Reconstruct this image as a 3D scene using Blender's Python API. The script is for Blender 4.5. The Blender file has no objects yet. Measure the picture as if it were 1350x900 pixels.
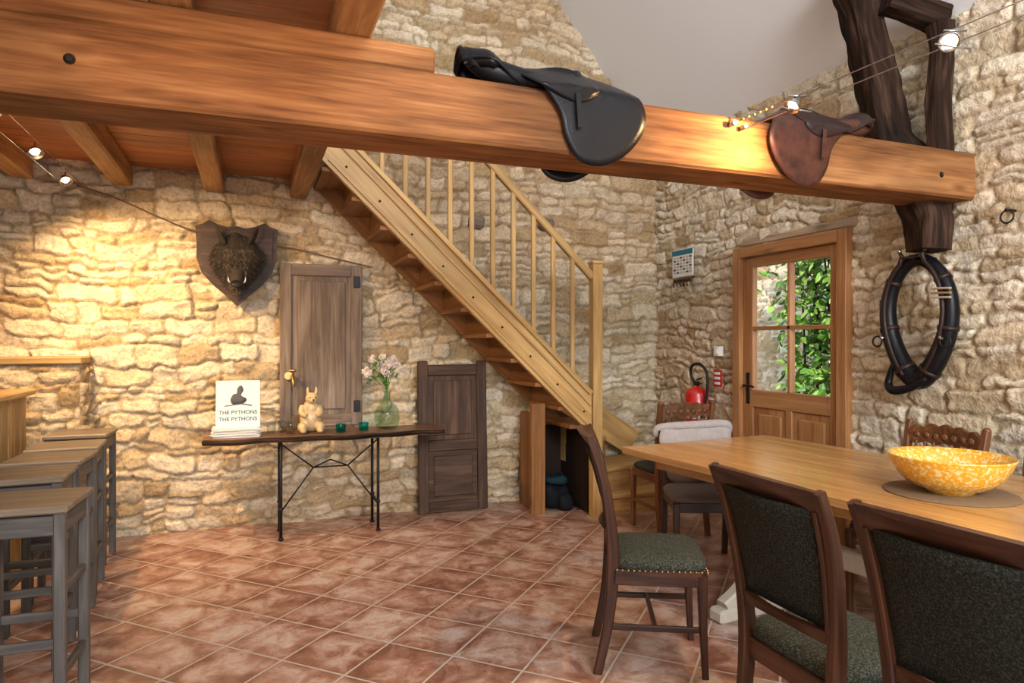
import bpy, math, random
import numpy as np
from mathutils import Vector, Matrix, Euler, noise as mnoise
random.seed(7); np.random.seed(7)
scene=bpy.context.scene
COL=scene.collection

# ------------------------------------------------------------------ materials
def rgba(c): return (c[0],c[1],c[2],1.0)
class NT:
    def __init__(s,name):
        s.mat=bpy.data.materials.new(name); s.mat.use_nodes=True
        s.n=s.mat.node_tree.nodes; s.l=s.mat.node_tree.links
        s.n.clear()
        s.out=s.n.new('ShaderNodeOutputMaterial')
    def new(s,t,**kw):
        nd=s.n.new(t)
        for k,v in kw.items(): setattr(nd,k,v)
        return nd
    def link(s,a,b): s.l.new(a,b)
    def bsdf(s,**kw):
        b=s.new('ShaderNodeBsdfPrincipled')
        for k,v in kw.items():
            k=k.replace('_',' ')
            b.inputs[k].default_value = rgba(v) if isinstance(v,tuple) and len(v)==3 else v
        s.link(b.outputs[0],s.out.inputs[0]); return b
    def noise(s,vec,scale,detail=4,rough=.55,dist=0.0):
        n=s.new('ShaderNodeTexNoise'); n.inputs['Scale'].default_value=scale
        n.inputs['Detail'].default_value=detail; n.inputs['Roughness'].default_value=rough
        n.inputs['Distortion'].default_value=dist
        if vec is not None: s.link(vec,n.inputs['Vector'])
        return n
    def mapping(s,vec,scale=(1,1,1),rot=(0,0,0),loc=(0,0,0)):
        m=s.new('ShaderNodeMapping'); m.inputs['Scale'].default_value=scale
        m.inputs['Rotation'].default_value=rot; m.inputs['Location'].default_value=loc
        s.link(vec,m.inputs['Vector']); return m.outputs[0]
    def ramp(s,fac,stops):
        r=s.new('ShaderNodeValToRGB'); e=r.color_ramp.elements
        while len(e)<len(stops): e.new(0.5)
        for i,(p,c) in enumerate(stops):
            e[i].position=p; e[i].color=rgba(c) if len(c)==3 else c
        s.link(fac,r.inputs[0]); return r.outputs[0]
    def mix(s,fac,a,b,mode='MIX'):
        m=s.new('ShaderNodeMix',data_type='RGBA',blend_type=mode)
        for sock,v in ((m.inputs[0],fac),(m.inputs[6],a),(m.inputs[7],b)):
            if hasattr(v,'is_output') : s.link(v,sock)
            elif isinstance(v,(int,float)): sock.default_value=v
            else: sock.default_value=rgba(v)
        return m.outputs[2]
    def math(s,op,a,b=0.0,clamp=False):
        m=s.new('ShaderNodeMath',operation=op); m.use_clamp=clamp
        for i,v in enumerate((a,b)):
            if hasattr(v,'is_output'): s.link(v,m.inputs[i])
            else: m.inputs[i].default_value=v
        return m.outputs[0]
    def bump(s,h,strength,dist,b):
        n=s.new('ShaderNodeBump'); n.inputs['Strength'].default_value=strength
        n.inputs['Distance'].default_value=dist
        s.link(h,n.inputs['Height']); s.link(n.outputs[0],b.inputs['Normal'])

def wood(name,c1,c2,c3,rough=.5,sx=1.3,sy=16,bump=.25,dirt=.35,spec=.4,coat=0):
    t=NT(name); a=t.new('ShaderNodeAttribute',attribute_name='gc'); v=a.outputs['Vector']
    n1=t.noise(t.mapping(v,(sx,sy,sy)),1.0,4,.6,.8)
    n2=t.noise(t.mapping(v,(.8,2.6,2.6)),1.0,3,.6,.4)
    n3=t.noise(t.mapping(v,(3,60,60)),1.0,2,.6,.2)
    f=t.math('ADD',t.math('MULTIPLY',n1.outputs[0],.62),t.math('MULTIPLY',n3.outputs[0],.38))
    col=t.ramp(f,[(.36,c1),(.5,c2),(.62,c3)])
    lo=t.ramp(n2.outputs[0],[(.36,(1-dirt,)*3),(.60,(1,1,1))])
    col=t.mix(1.0,col,lo,'MULTIPLY')
    vo=t.new('ShaderNodeTexVoronoi'); vo.inputs['Scale'].default_value=1.0
    t.link(t.mapping(v,(1.6,5,5)),vo.inputs['Vector'])
    kn=t.ramp(vo.outputs['Distance'],[(.03,(.35,.3,.28)),(.13,(1,1,1))])
    col=t.mix(.75,col,kn,'MULTIPLY')
    b=t.bsdf(Roughness=rough); b.inputs['Specular IOR Level'].default_value=spec
    b.inputs['Coat Weight'].default_value=coat
    t.link(col,b.inputs['Base Color']); t.bump(f,bump,.01,b)
    return t.mat

def plain(name,c,rough=.5,metal=0,bump=0,bscale=60,var=.15,emit=None,es=0,sheen=0,coat=0,spec=.5):
    t=NT(name); b=t.bsdf(Roughness=rough,Metallic=metal)
    b.inputs['Specular IOR Level'].default_value=spec
    tc=t.new('ShaderNodeTexCoord'); n=t.noise(tc.outputs['Object'],bscale*.15,3)
    k=t.ramp(n.outputs[0],[(.3,(1-var,)*3),(.7,(1,1,1))])
    col=t.mix(1.0,c,k,'MULTIPLY'); t.link(col,b.inputs['Base Color'])
    if bump:
        n2=t.noise(tc.outputs['Object'],bscale,3); t.bump(n2.outputs[0],bump,.005,b)
    if emit:
        b.inputs['Emission Color'].default_value=rgba(emit); b.inputs['Emission Strength'].default_value=es
    b.inputs['Sheen Weight'].default_value=sheen; b.inputs['Coat Weight'].default_value=coat
    return t.mat

def stone(name):
    t=NT(name); a=t.new('ShaderNodeAttribute',attribute_name='stonecol'); tc=t.new('ShaderNodeTexCoord')
    n=t.noise(tc.outputs['Object'],42,4,.65)
    col=t.mix(1.0,a.outputs['Color'],t.ramp(n.outputs[0],[(.33,(.72,.67,.60)),(.58,(1.05,1.05,1.05))]),'MULTIPLY')
    b=t.bsdf(Roughness=.92); b.inputs['Specular IOR Level'].default_value=.15
    t.link(col,b.inputs['Base Color']); t.bump(n.outputs[0],.9,.016,b)
    return t.mat
M_STONE=stone('rubble_limestone')
M_BEAM=wood('oak_beam',(.15,.060,.022),(.31,.130,.045),(.43,.205,.080),.72,sx=.9,sy=9,dirt=.55,bump=.45,spec=.15)
M_JOIST=wood('joist_wood',(.28,.14,.055),(.43,.23,.09),(.55,.33,.15),.6,sx=1,sy=10,dirt=.45,spec=.25)
M_BOARD=wood('ceiling_boards',(.34,.11,.032),(.45,.16,.05),(.53,.22,.075),.45,sx=1,sy=12)
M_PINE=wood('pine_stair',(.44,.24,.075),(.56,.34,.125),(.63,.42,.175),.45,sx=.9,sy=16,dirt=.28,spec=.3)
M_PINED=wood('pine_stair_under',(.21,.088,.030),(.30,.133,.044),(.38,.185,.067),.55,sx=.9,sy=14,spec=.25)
M_DARK=wood('dark_old_timber',(.012,.007,.005),(.034,.018,.011),(.080,.044,.028),.9,sx=2.0,sy=18,bump=1.0,dirt=.55,spec=.15)
M_DOOR=wood('door_wood',(.31,.13,.048),(.42,.195,.075),(.50,.25,.10),.4,sx=.8,sy=15,dirt=.15)
M_LINTEL=wood('lintel_wood',(.30,.20,.12),(.42,.30,.19),(.52,.40,.27),.8,sx=1,sy=12,bump=.6)
M_GREYW=wood('weathered_grey_wood',(.14,.095,.065),(.21,.155,.115),(.30,.235,.185),.75,sx=1.2,sy=14,bump=.5)
M_BROWNW=wood('old_brown_door',(.040,.019,.010),(.075,.037,.020),(.13,.070,.042),.65,sx=1.2,sy=14,bump=.5)
M_SHIELD=wood('shield_wood',(.024,.012,.008),(.045,.023,.015),(.08,.043,.028),.55,sx=1.2,sy=14,bump=.3)
M_CHAIR=wood('chair_walnut',(.024,.009,.005),(.048,.017,.008),(.080,.030,.014),.34,sx=1.5,sy=20,bump=.15)
M_CARVE=wood('carved_chair_wood',(.10,.035,.012),(.165,.062,.023),(.24,.10,.043),.4,sx=1.5,sy=20,bump=.15)
M_TABLE=wood('table_oak',(.43,.20,.058),(.54,.285,.093),(.62,.36,.135),.26,sx=.9,sy=14,bump=.08,dirt=.22,coat=.25)
M_STOOL=wood('stool_grey_paint',(.055,.052,.050),(.085,.080,.076),(.13,.12,.11),.5,sx=2,sy=20,bump=.15)
M_STOOLT=wood('stool_top_wood',(.12,.09,.062),(.185,.145,.105),(.26,.21,.16),.45,sx=1.5,sy=14,bump=.15)
M_LIVE=wood('live_edge_slab',(.08,.036,.018),(.14,.066,.032),(.21,.11,.06),.35,sx=1,sy=10)
M_BARW=wood('bar_boards',(.32,.19,.065),(.43,.27,.10),(.53,.35,.15),.5)
M_BLACK=plain('black_leather',(.006,.006,.008),.32,bump=.2,bscale=160,spec=.20)
M_BROWN=plain('brown_leather',(.095,.030,.018),.40,bump=.25,bscale=140,var=.6,spec=.35)
M_BROWN2=plain('dark_brown_leather',(.030,.014,.011),.42,bump=.25,bscale=140,var=.35,spec=.3)
M_IRON=plain('black_iron',(.02,.02,.022),.5,.6,bump=.2)
M_CHROME=plain('chrome',(.5,.5,.5),.25,1.0)
M_BRASS=plain('brass',(.5,.32,.12),.35,1.0)
M_WHITE=plain('white_plaster',(.80,.81,.83),.95,var=.05,bscale=4)
M_PLASTER=plain('cream_plaster',(.62,.56,.48),.95,var=.1,bscale=6)
M_PAPER=plain('paper',(.78,.76,.72),.7,var=.05)
M_INK=plain('ink_grey',(.08,.08,.09),.7)
M_TEALINK=plain('ink_teal',(.015,.16,.22),.7)
M_CREAM=plain('cream_ceramic',(.66,.48,.25),.4,var=.4,bscale=120,coat=.3)
M_CREAMP=plain('cream_paint',(.50,.45,.37),.5)
M_RED=plain('red_enamel',(.50,.012,.012),.25,coat=.5,var=.05)
M_RUBBER=plain('black_rubber',(.012,.012,.012),.5,spec=.3)
M_PLASTIC=plain('white_plastic',(.75,.73,.68),.4,var=.03)
M_FUR=plain('boar_fur',(.035,.026,.019),.9,bump=.6,bscale=80,var=.6)
M_FUR2=plain('grey_fur',(.19,.14,.10),.9,var=.5)
M_BULB=plain('halogen_bulb',(1,.9,.7),.3,emit=(1,.72,.42),es=25)
M_LEAF=plain('leaf_green',(.09,.27,.028),.5,var=.6,bscale=20)
M_LEAF2=plain('leaf_light',(.27,.50,.08),.5,var=.5,bscale=20)
M_PETAL=plain('petals_cream',(.80,.68,.60),.8)
M_CLOTH=plain('grey_cloth',(.40,.37,.36),.95,bump=.4,bscale=250)
M_LINEN=plain('beige_linen',(.17,.135,.12),.95,bump=.4,bscale=250)
M_GRAVEL=plain('gravel',(.45,.42,.36),.95,bump=.5)
M_ROPE=plain('brown_cord',(.16,.09,.05),.8)
M_BAG=plain('dark_bag_fabric',(.012,.014,.018),.8,var=.5,spec=.2)
M_TEALF=plain('teal_fabric',(.010,.04,.05),.7,var=.4,spec=.2)
M_MAT=plain('woven_mat',(.20,.125,.062),.8,bump=.6,bscale=200)
M_CUP=plain('cupboard_shade',(.025,.014,.009),.8,spec=.2)  # near-black colour carries the shade of the under-stair opening

def fabric(name,k):
    t=NT(name); tc=t.new('ShaderNodeTexCoord')
    n=t.noise(tc.outputs['Object'],190,2,.6)
    col=t.ramp(n.outputs[0],[(.38,(.006*k,.007*k,.006*k)),(.55,(.020*k,.0225*k,.016*k)),(.7,(.052*k,.054*k,.040*k))])
    b=t.bsdf(Roughness=.9); b.inputs['Specular IOR Level'].default_value=.2
    t.link(col,b.inputs['Base Color']); t.bump(n.outputs[0],.4,.003,b); return t.mat
M_FABRIC=fabric('green_tweed',1.0); M_SEAT=fabric('green_tweed_seat',2.0)
def glassmat(name,tint,rough=.02):
    t=NT(name); tr=t.new('ShaderNodeBsdfTransparent'); tr.inputs[0].default_value=rgba(tint)
    gl=t.new('ShaderNodeBsdfGlossy'); gl.inputs['Roughness'].default_value=rough
    fr=t.new('ShaderNodeFresnel'); fr.inputs[0].default_value=1.4
    g=t.new('ShaderNodeNewGeometry')
    fac=t.math('MULTIPLY',fr.outputs[0],t.math('SUBTRACT',1.0,g.outputs['Backfacing']))
    m=t.new('ShaderNodeMixShader'); t.link(fac,m.inputs[0]); t.link(tr.outputs[0],m.inputs[1]); t.link(gl.outputs[0],m.inputs[2])
    t.link(m.outputs[0],t.out.inputs[0]); return t.mat
M_GLASS=glassmat('window_glass',(.98,.99,.985))
M_BOTTLE=glassmat('green_bottle_glass',(.86,.93,.89))
M_TEAL=glassmat('teal_glass',(.30,.84,.82),.05)
M_CLEAR=glassmat('clear_glass',(.90,.92,.91))

def bowlmat():
    t=NT('speckled_yellow_glaze'); tc=t.new('ShaderNodeTexCoord')
    n=t.noise(tc.outputs['Object'],75,3,.6,.4)
    col=t.ramp(n.outputs[0],[(.44,(.82,.38,.02)),(.53,(.85,.46,.05)),(.60,(.88,.72,.36))])
    b=t.bsdf(Roughness=.22); b.inputs['Coat Weight'].default_value=.5
    t.link(col,b.inputs['Base Color']); return t.mat
M_BOWL=bowlmat()

def floormat():
    t=NT('terracotta_tiles'); tc=t.new('ShaderNodeTexCoord'); S=.335
    v=t.mapping(tc.outputs['Object'],(1,1,1),(0,0,math.radians(45)),(.1,.05,0))
    v=t.mapping(v,(1/S,1/S,1/S))
    wn=t.new('ShaderNodeTexWhiteNoise',noise_dimensions='2D')
    fl=t.new('ShaderNodeVectorMath',operation='FLOOR'); t.link(v,fl.inputs[0]); t.link(fl.outputs[0],wn.inputs['Vector'])
    fr=t.new('ShaderNodeVectorMath',operation='FRACTION'); t.link(v,fr.inputs[0])
    sp=t.new('ShaderNodeSeparateXYZ'); t.link(fr.outputs[0],sp.inputs[0])
    def ed(s): return t.math('MINIMUM',s,t.math('SUBTRACT',1.0,s))
    e=t.math('MINIMUM',ed(sp.outputs[0]),ed(sp.outputs[1]))
    g=t.ramp(e,[(.011,(1,1,1)),(.021,(0,0,0))])
    n=t.noise(tc.outputs['Object'],6.5,5,.66,.6); n2=t.noise(tc.outputs['Object'],45,3,.6)
    pale=t.math('ADD',n.outputs[0],t.math('MULTIPLY',t.math('SUBTRACT',t.math('MINIMUM',e,.22),.14),.6))
    pale=t.math('ADD',pale,t.math('MULTIPLY',t.math('SUBTRACT',wn.outputs['Value'],.5),.12))
    base=t.ramp(pale,[(.34,(.185,.080,.052)),(.46,(.30,.15,.10)),(.57,(.42,.27,.21)),(.68,(.52,.41,.35))])
    base=t.mix(.5,base,t.ramp(n2.outputs[0],[(.35,(.78,.76,.74)),(.65,(1.1,1.1,1.1))]),'MULTIPLY')
    col=t.mix(g,base,(.46,.395,.33))
    b=t.bsdf(); b.inputs['Specular IOR Level'].default_value=.5
    t.link(col,b.inputs['Base Color'])
    rr=t.ramp(n2.outputs[0],[(.3,(.26,)*3),(.7,(.42,)*3)]); rr2=t.mix(g,rr,(.8,.8,.8)); t.link(rr2,b.inputs['Roughness'])
    h=t.math('SUBTRACT',t.math('MULTIPLY',n.outputs[0],.25),g)
    t.bump(h,.5,.004,b); return t.mat
M_FLOOR=floormat()

# ------------------------------------------------------------------ builder
def catmull(pts,n=6,closed=False):
    P=[Vector(p) for p in pts]; N=len(P); out=[]
    rng=range(N) if closed else range(N-1)
    for i in rng:
        if closed: a,b,c,d=P[(i-1)%N],P[i],P[(i+1)%N],P[(i+2)%N]
        else: a,b,c,d=P[max(i-1,0)],P[i],P[i+1],P[min(i+2,N-1)]
        for k in range(n):
            t=k/n
            out.append(.5*((2*b)+(c-a)*t+(2*a-5*b+4*c-d)*t*t+(3*b-a-3*c+d)*t**3))
    if not closed: out.append(P[-1])
    return out
class B:
    def __init__(s): s.v=[];s.f=[];s.m=[];s.sm=[];s.g=[];s.mats=[]
    def mi(s,mat):
        if mat not in s.mats: s.mats.append(mat)
        return s.mats.index(mat)
    def add(s,vs,fs,mat,smooth=False,gc=None):
        o=len(s.v); off=Vector((random.uniform(0,50),random.uniform(0,50),random.uniform(0,50)))
        s.v+= [tuple(v) for v in vs]
        s.g+= [tuple(Vector(q)+off) for q in (gc if gc is not None else vs)]
        k=s.mi(mat)
        for f in fs: s.f.append(tuple(i+o for i in f)); s.m.append(k); s.sm.append(smooth)
    def box(s,c,size,mat,R=None,ch=.004,taper=None):
        h=[x/2 for x in size]; ch=min(ch,min(h)*.6); vs=[];ids={}
        for sx in(-1,1):
            for sy in(-1,1):
                for sz in(-1,1):
                    sg=(sx,sy,sz)
                    for a in range(3):
                        p=[sg[i]*(h[i] if i==a else h[i]-ch) for i in range(3)]
                        ids[(sg,a)]=len(vs); vs.append(Vector(p))
        fs=[]
        for a in range(3):
            b,c2=(a+1)%3,(a+2)%3
            for q in(-1,1):
                f=[]
                for (sb,sc) in((-1,-1),(1,-1),(1,1),(-1,1)):
                    sg=[0,0,0];sg[a]=q;sg[b]=sb;sg[c2]=sc; f.append(ids[(tuple(sg),a)])
                fs.append(f)
            for sb in(-1,1):
                for sc in(-1,1):
                    def S(q): sg=[0,0,0];sg[a]=q;sg[b]=sb;sg[c2]=sc; return tuple(sg)
                    fs.append([ids[(S(-1),b)],ids[(S(1),b)],ids[(S(1),c2)],ids[(S(-1),c2)]])
        for sx in(-1,1):
            for sy in(-1,1):
                for sz in(-1,1): fs.append([ids[((sx,sy,sz),a)] for a in range(3)])
        out=[]
        for f in fs:
            n=(vs[f[1]]-vs[f[0]]).cross(vs[f[2]]-vs[f[0]]); m=sum((vs[i] for i in f),Vector())/len(f)
            out.append(f if n.dot(m)>0 else f[::-1])
        la=max(range(3),key=lambda i:size[i]); o=[la]+[i for i in range(3) if i!=la]
        gc=[(v[o[0]],v[o[1]],v[o[2]]) for v in vs]
        R=R if R is not None else Matrix.Identity(3); C=Vector(c)
        s.add([R@v+C for v in vs],out,mat,False,gc)
    def bar(s,p0,p1,w,h,mat,up=(0,0,1),ch=.004):
        p0=Vector(p0);p1=Vector(p1);x=(p1-p0);L=x.length;x.normalize()
        y=Vector(up).cross(x); 
        if y.length<1e-4: y=Vector((0,1,0)).cross(x)
        y.normalize(); z=x.cross(y)
        R=Matrix((x,y,z)).transposed()
        s.box((p0+p1)/2,(L,w,h),mat,R,ch)
    def ring(s,rings,mat,smooth=True,closed=False,caps=True,gc=None):
        n=len(rings[0]); vs=[p for r in rings for p in r]; fs=[]
        K=len(rings)
        for i in range(K if closed else K-1):
            a=i*n;b=((i+1)%K)*n
            for j in range(n): fs.append((a+j,a+(j+1)%n,b+(j+1)%n,b+j))
        s.add(vs,fs,mat,smooth,gc)
        if caps and not closed:
            o=len(s.v)-len(vs)
            k=s.mi(mat)
            s.f.append(tuple(o+j for j in range(n))[::-1]); s.m.append(k); s.sm.append(False)
            s.f.append(tuple(o+(K-1)*n+j for j in range(n))); s.m.append(k); s.sm.append(False)
    def tube(s,pts,r,mat,seg=10,closed=False,sub=0,flat=1.0,up=(0,0,1),sq=1.0,nz=0.0,smooth=True):
        N0=len(pts)
        if sub:
            rr=[r]*N0 if not hasattr(r,'__len__') else list(r)
            r4=catmull([(q,0,0) for q in rr],sub,closed); r=[max(q.x,.0005) for q in r4]
            pts=catmull(pts,sub,closed)
        P=[Vector(p) for p in pts];N=len(P)
        if not hasattr(r,'__len__'): r=[r]*N
        rings=[];gc=[];L=0;prev=None
        def sg(x): return math.copysign(abs(x)**sq,x)
        for i in range(N):
            if closed: t=P[(i+1)%N]-P[i-1]
            else: t=P[min(i+1,N-1)]-P[max(i-1,0)]
            t.normalize()
            if prev is None:
                a=Vector(up).cross(t)
                if a.length<.1: a=Vector((1,0,0)).cross(t)
            else: a=prev-t*prev.dot(t)
            a.normalize(); prev=a; b=t.cross(a)
            if i: L+=(P[i]-P[i-1]).length
            ring=[]
            for k in range(seg):
                q=2*math.pi*k/seg; x,y=sg(math.cos(q)),sg(math.sin(q))*flat
                m=1.0
                if nz: m=1+nz*(mnoise.noise(Vector((x*2.6,y*2.6,L*3.2)))+.7*mnoise.noise(Vector((x*7,y*7,L*8))))
                ring.append(P[i]+r[i]*m*(x*a+y*b)); gc.append((L,r[i]*x,r[i]*y))
            rings.append(ring)
        s.ring(rings,mat,smooth,closed,True,gc)
    def cyl(s,p0,p1,r0,mat,r1=None,seg=18):
        s.tube([p0,p1],[r0,r0 if r1 is None else r1],mat,seg)
    def sweep(s,pts,w,h,mat,side=(0,1,0),sub=0):
        if sub:
            n=len(pts)
            def rs(q): 
                q=[q]*n if not hasattr(q,'__len__') else q
                return [z.x for z in catmull([(k,0,0) for k in q],sub)]
            w,h=rs(w),rs(h); pts=catmull(pts,sub)
        P=[Vector(p) for p in pts];N=len(P)
        if not hasattr(w,'__len__'): w=[w]*N
        if not hasattr(h,'__len__'): h=[h]*N
        S=Vector(side).normalized(); rings=[];gc=[];L=0
        for i in range(N):
            t=(P[min(i+1,N-1)]-P[max(i-1,0)]).normalized()
            sd=(S-t*S.dot(t)).normalized(); u=t.cross(sd)
            if i: L+=(P[i]-P[i-1]).length
            a,b=w[i]/2,h[i]/2; c=min(a,b)*.3
            q=[(a,b-c),(a-c,b),(-a+c,b),(-a,b-c),(-a,-b+c),(-a+c,-b),(a-c,-b),(a,-b+c)]
            rings.append([P[i]+sd*x+u*y for x,y in q]); gc+=[(L,x,y) for x,y in q]
        s.ring(rings,mat,False,False,True,gc)
    def lathe(s,prof,c,mat,seg=36,axis=None):
        c=Vector(c); R=axis if axis is not None else Matrix.Identity(3)
        rings=[[c+R@Vector((max(r,.0003)*math.cos(2*math.pi*k/seg),max(r,.0003)*math.sin(2*math.pi*k/seg),z)) for k in range(seg)] for r,z in prof]
        s.ring(rings,mat,True,False,True)
    def ball(s,c,r,mat,R=None,seg=20,rn=12,f=None):
        if not hasattr(r,'__len__'): r=(r,r,r)
        R=R if R is not None else Matrix.Identity(3); rings=[]
        for i in range(rn+1):
            th=math.pi*i/rn; ring=[]
            for k in range(seg):
                ph=2*math.pi*k/seg
                p=Vector((max(math.sin(th),.01)*math.cos(ph),max(math.sin(th),.01)*math.sin(ph),-math.cos(th)))
                q=Vector((p.x*r[0],p.y*r[1],p.z*r[2]))
                if f: q*=f(p)
                ring.append(R@q+Vector(c))
            rings.append(ring)
        s.ring(rings,mat,True)
    def cushion(s,c,size,mat,R=None,p=.35,f=None):
        R=R if R is not None else Matrix.Identity(3); rings=[]
        rn=12;seg=32
        def sg(x,e): return math.copysign(abs(x)**e,x)
        for i in range(rn+1):
            th=-math.pi/2+math.pi*i/rn; ring=[]
            for k in range(seg):
                ph=2*math.pi*k/seg; ct=max(math.cos(th),.001)**.5
                q=Vector((size[0]/2*ct*sg(math.cos(ph),p),size[1]/2*ct*sg(math.sin(ph),p),size[2]/2*sg(math.sin(th),.8)))
                if f: q*=f(q*8)
                ring.append(R@q+Vector(c))
            rings.append(ring)
        s.ring(rings,mat,True)
    def prism(s,outline,vec,mat,smooth=False):
        n=len(outline); V=Vector(vec); a=[Vector(p) for p in outline]
        vs=a+[p+V for p in a]; fs=[tuple(range(n))[::-1],tuple(range(n,2*n))]
        fs+=[(i,(i+1)%n,n+(i+1)%n,n+i) for i in range(n)]
        s.add(vs,fs,mat,smooth)
    def sheet(s,outline,fmap,thick,mat,rings=7,smooth=True,sub=5):
        o=catmull([(p[0],p[1],0) for p in outline],sub,True); c=sum(o,Vector())/len(o); n=len(o)
        def layer(t): 
            L=[]
            for k in range(1,rings+1):
                q=k/rings
                for p in o:
                    w=c+(p-c)*q; L.append(fmap(w.x,w.y,q,t))
            L.append(fmap(c.x,c.y,0,t)); return [Vector(x) for x in L]
        A=layer(0);Bq=layer(thick);m=len(A);fs=[]
        for base,fl in((0,False),(m,True)):
            for k in range(rings-1):
                for j in range(n):
                    f=(base+k*n+j,base+k*n+(j+1)%n,base+(k+1)*n+(j+1)%n,base+(k+1)*n+j); fs.append(f[::-1] if fl else f)
            for j in range(n):
                f=(base+m-1,base+j,base+(j+1)%n) ; f=f[::-1]; fs.append(f[::-1] if fl else f)
        e=(rings-1)*n
        for j in range(n): fs.append((e+j,e+(j+1)%n,m+e+(j+1)%n,m+e+j))
        s.add(A+Bq,fs,mat,smooth)
    def obj(s,name,loc=(0,0,0),rot=(0,0,0),scale=(1,1,1),parent=None,origin=None):
        me=bpy.data.meshes.new(name)
        if origin is not None:
            O=Vector(origin); s.v=[tuple(Vector(v)-O) for v in s.v]; loc=tuple(O)
        me.from_pydata(s.v,[],s.f); 
        for m in s.mats: me.materials.append(m)
        me.polygons.foreach_set('material_index',s.m); me.polygons.foreach_set('use_smooth',s.sm)
        a=me.attributes.new('gc','FLOAT_VECTOR','POINT'); a.data.foreach_set('vector',[x for g in s.g for x in g])
        me.update()
        o=bpy.data.objects.new(name,me); o.location=loc; o.rotation_euler=rot; o.scale=scale
        COL.objects.link(o)
        if parent: o.parent=parent
        return o
def inst(o,loc,rot=(0,0,0),scale=(1,1,1)):
    n=bpy.data.objects.new(o.name.split('.')[0],o.data); n.location=loc;n.rotation_euler=rot;n.scale=scale
    COL.objects.link(n); return n
def RZ(a): return Matrix.Rotation(a,3,'Z')
def RX(a): return Matrix.Rotation(a,3,'X')
def RY(a): return Matrix.Rotation(a,3,'Y')

# ------------------------------------------------------------------ masonry (real relief, computed per vertex)
_tab=np.random.rand(256,256)
def vn(x,y):
    xi=np.floor(x).astype(int);yi=np.floor(y).astype(int);fx=x-xi;fy=y-yi
    fx=fx*fx*(3-2*fx);fy=fy*fy*(3-2*fy)
    a=_tab[xi%256,yi%256];b_=_tab[(xi+1)%256,yi%256];c=_tab[xi%256,(yi+1)%256];d=_tab[(xi+1)%256,(yi+1)%256]
    return (a*(1-fx)+b_*fx)*(1-fy)+(c*(1-fx)+d*fx)*fy
def fbm(x,y,o=4,g=.5):
    s=0;a=1;t=0
    for k in range(o): s=s+a*vn(x*2**k+17.3*k,y*2**k+9.1*k);t+=a;a*=g
    return s/t
def masonry(U,Z,seed,sc=1.08):
    rs=np.random.RandomState(seed); U=U+37.7*seed
    wu=U+.07*(fbm(U*2.6,Z*3.2,3)-.5)*2+.028*(fbm(U*13,Z*13,2)-.5)*2
    wz=Z+.10*(fbm(U*1.5+5,Z*1.7,3)-.5)*2+.026*(fbm(U*12+9,Z*14,2)-.5)*2
    bz=[-.6]
    while bz[-1]<8: bz.append(bz[-1]+rs.uniform(.045,.135)*sc)
    bz=np.array(bz); row=np.clip(np.searchsorted(bz,wz),1,len(bz)-1)
    z0=bz[row-1];z1=bz[row]
    u0=np.zeros_like(U);u1=np.zeros_like(U);idx=np.zeros(U.shape,int)
    lo,hi=wu.min()-.6,wu.max()+.6
    for r in np.unique(row):
        m=row==r; bb=[lo-rs.uniform(0,.3)]
        while bb[-1]<hi: bb.append(bb[-1]+rs.uniform(.08,.30)*sc*(.6+.4*(bz[r]-bz[r-1])/.09))
        bb=np.array(bb); k=np.clip(np.searchsorted(bb,wu[m]),1,len(bb)-1)
        u0[m]=bb[k-1];u1[m]=bb[k];idx[m]=k+r*997
    rt=rs.rand(6,8192); h=(idx*2654435761)%8191
    R=[rt[i][h] for i in range(6)]
    sp=(R[5]<.22)&((z1-z0)>.085); zm=z0+(z1-z0)*(.4+.2*R[4]); up=sp&(wz>zm)
    z0=np.where(up,zm,z0); z1=np.where(sp&~up,zm,z1)
    R=[np.where(up,(r*7.13)%1.0,r) for r in R]
    du=np.minimum(wu-u0,u1-wu);dz=np.minimum(wz-z0,z1-wz); k=.010
    d=-k*np.log(np.exp(-du/k)+np.exp(-dz/k)); d=np.maximum(d,0)
    p=np.clip((d-.003)/.012,0,1)**.7
    cu=(wu-(u0+u1)/2);cz=(wz-(z0+z1)/2)
    tilt=cu*(R[2]-.5)*.22+cz*(R[3]-.28)*.50
    med=fbm(U*9,Z*13,3);fine=fbm(U*34,Z*34,3)
    bulge=fbm(U*.9+3,Z*.9,2)-.5
    H=.046*p*(.30+.70*R[0])+tilt*p+.026*(med-.5)*(.4+p)+.014*(fine-.5)+.03*bulge+.010
    pal=np.array([(.42,.32,.19),(.59,.49,.34),(.70,.62,.48),(.76,.70,.58),(.64,.57,.46)])
    t=R[1]*3.999; i=t.astype(int); f=(t-i)[...,None]
    C=pal[i]*(1-f)+pal[i+1]*f
    C=C*(.76+.46*med)[...,None]
    mort=np.array((.50,.41,.28))*(.70+.45*fine)[...,None]
    q=np.clip((d-.002)/.010,0,1)[...,None]
    C=mort*(1-q)+C*q
    st=fbm(U*.7+11,Z*.8,3)[...,None]
    C=C*(1-.24*np.clip((st-.50)*4,0,1)*np.array((.4,.75,1.0)))
    return np.clip(H,0,.098),np.clip(C,0,1)
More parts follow.
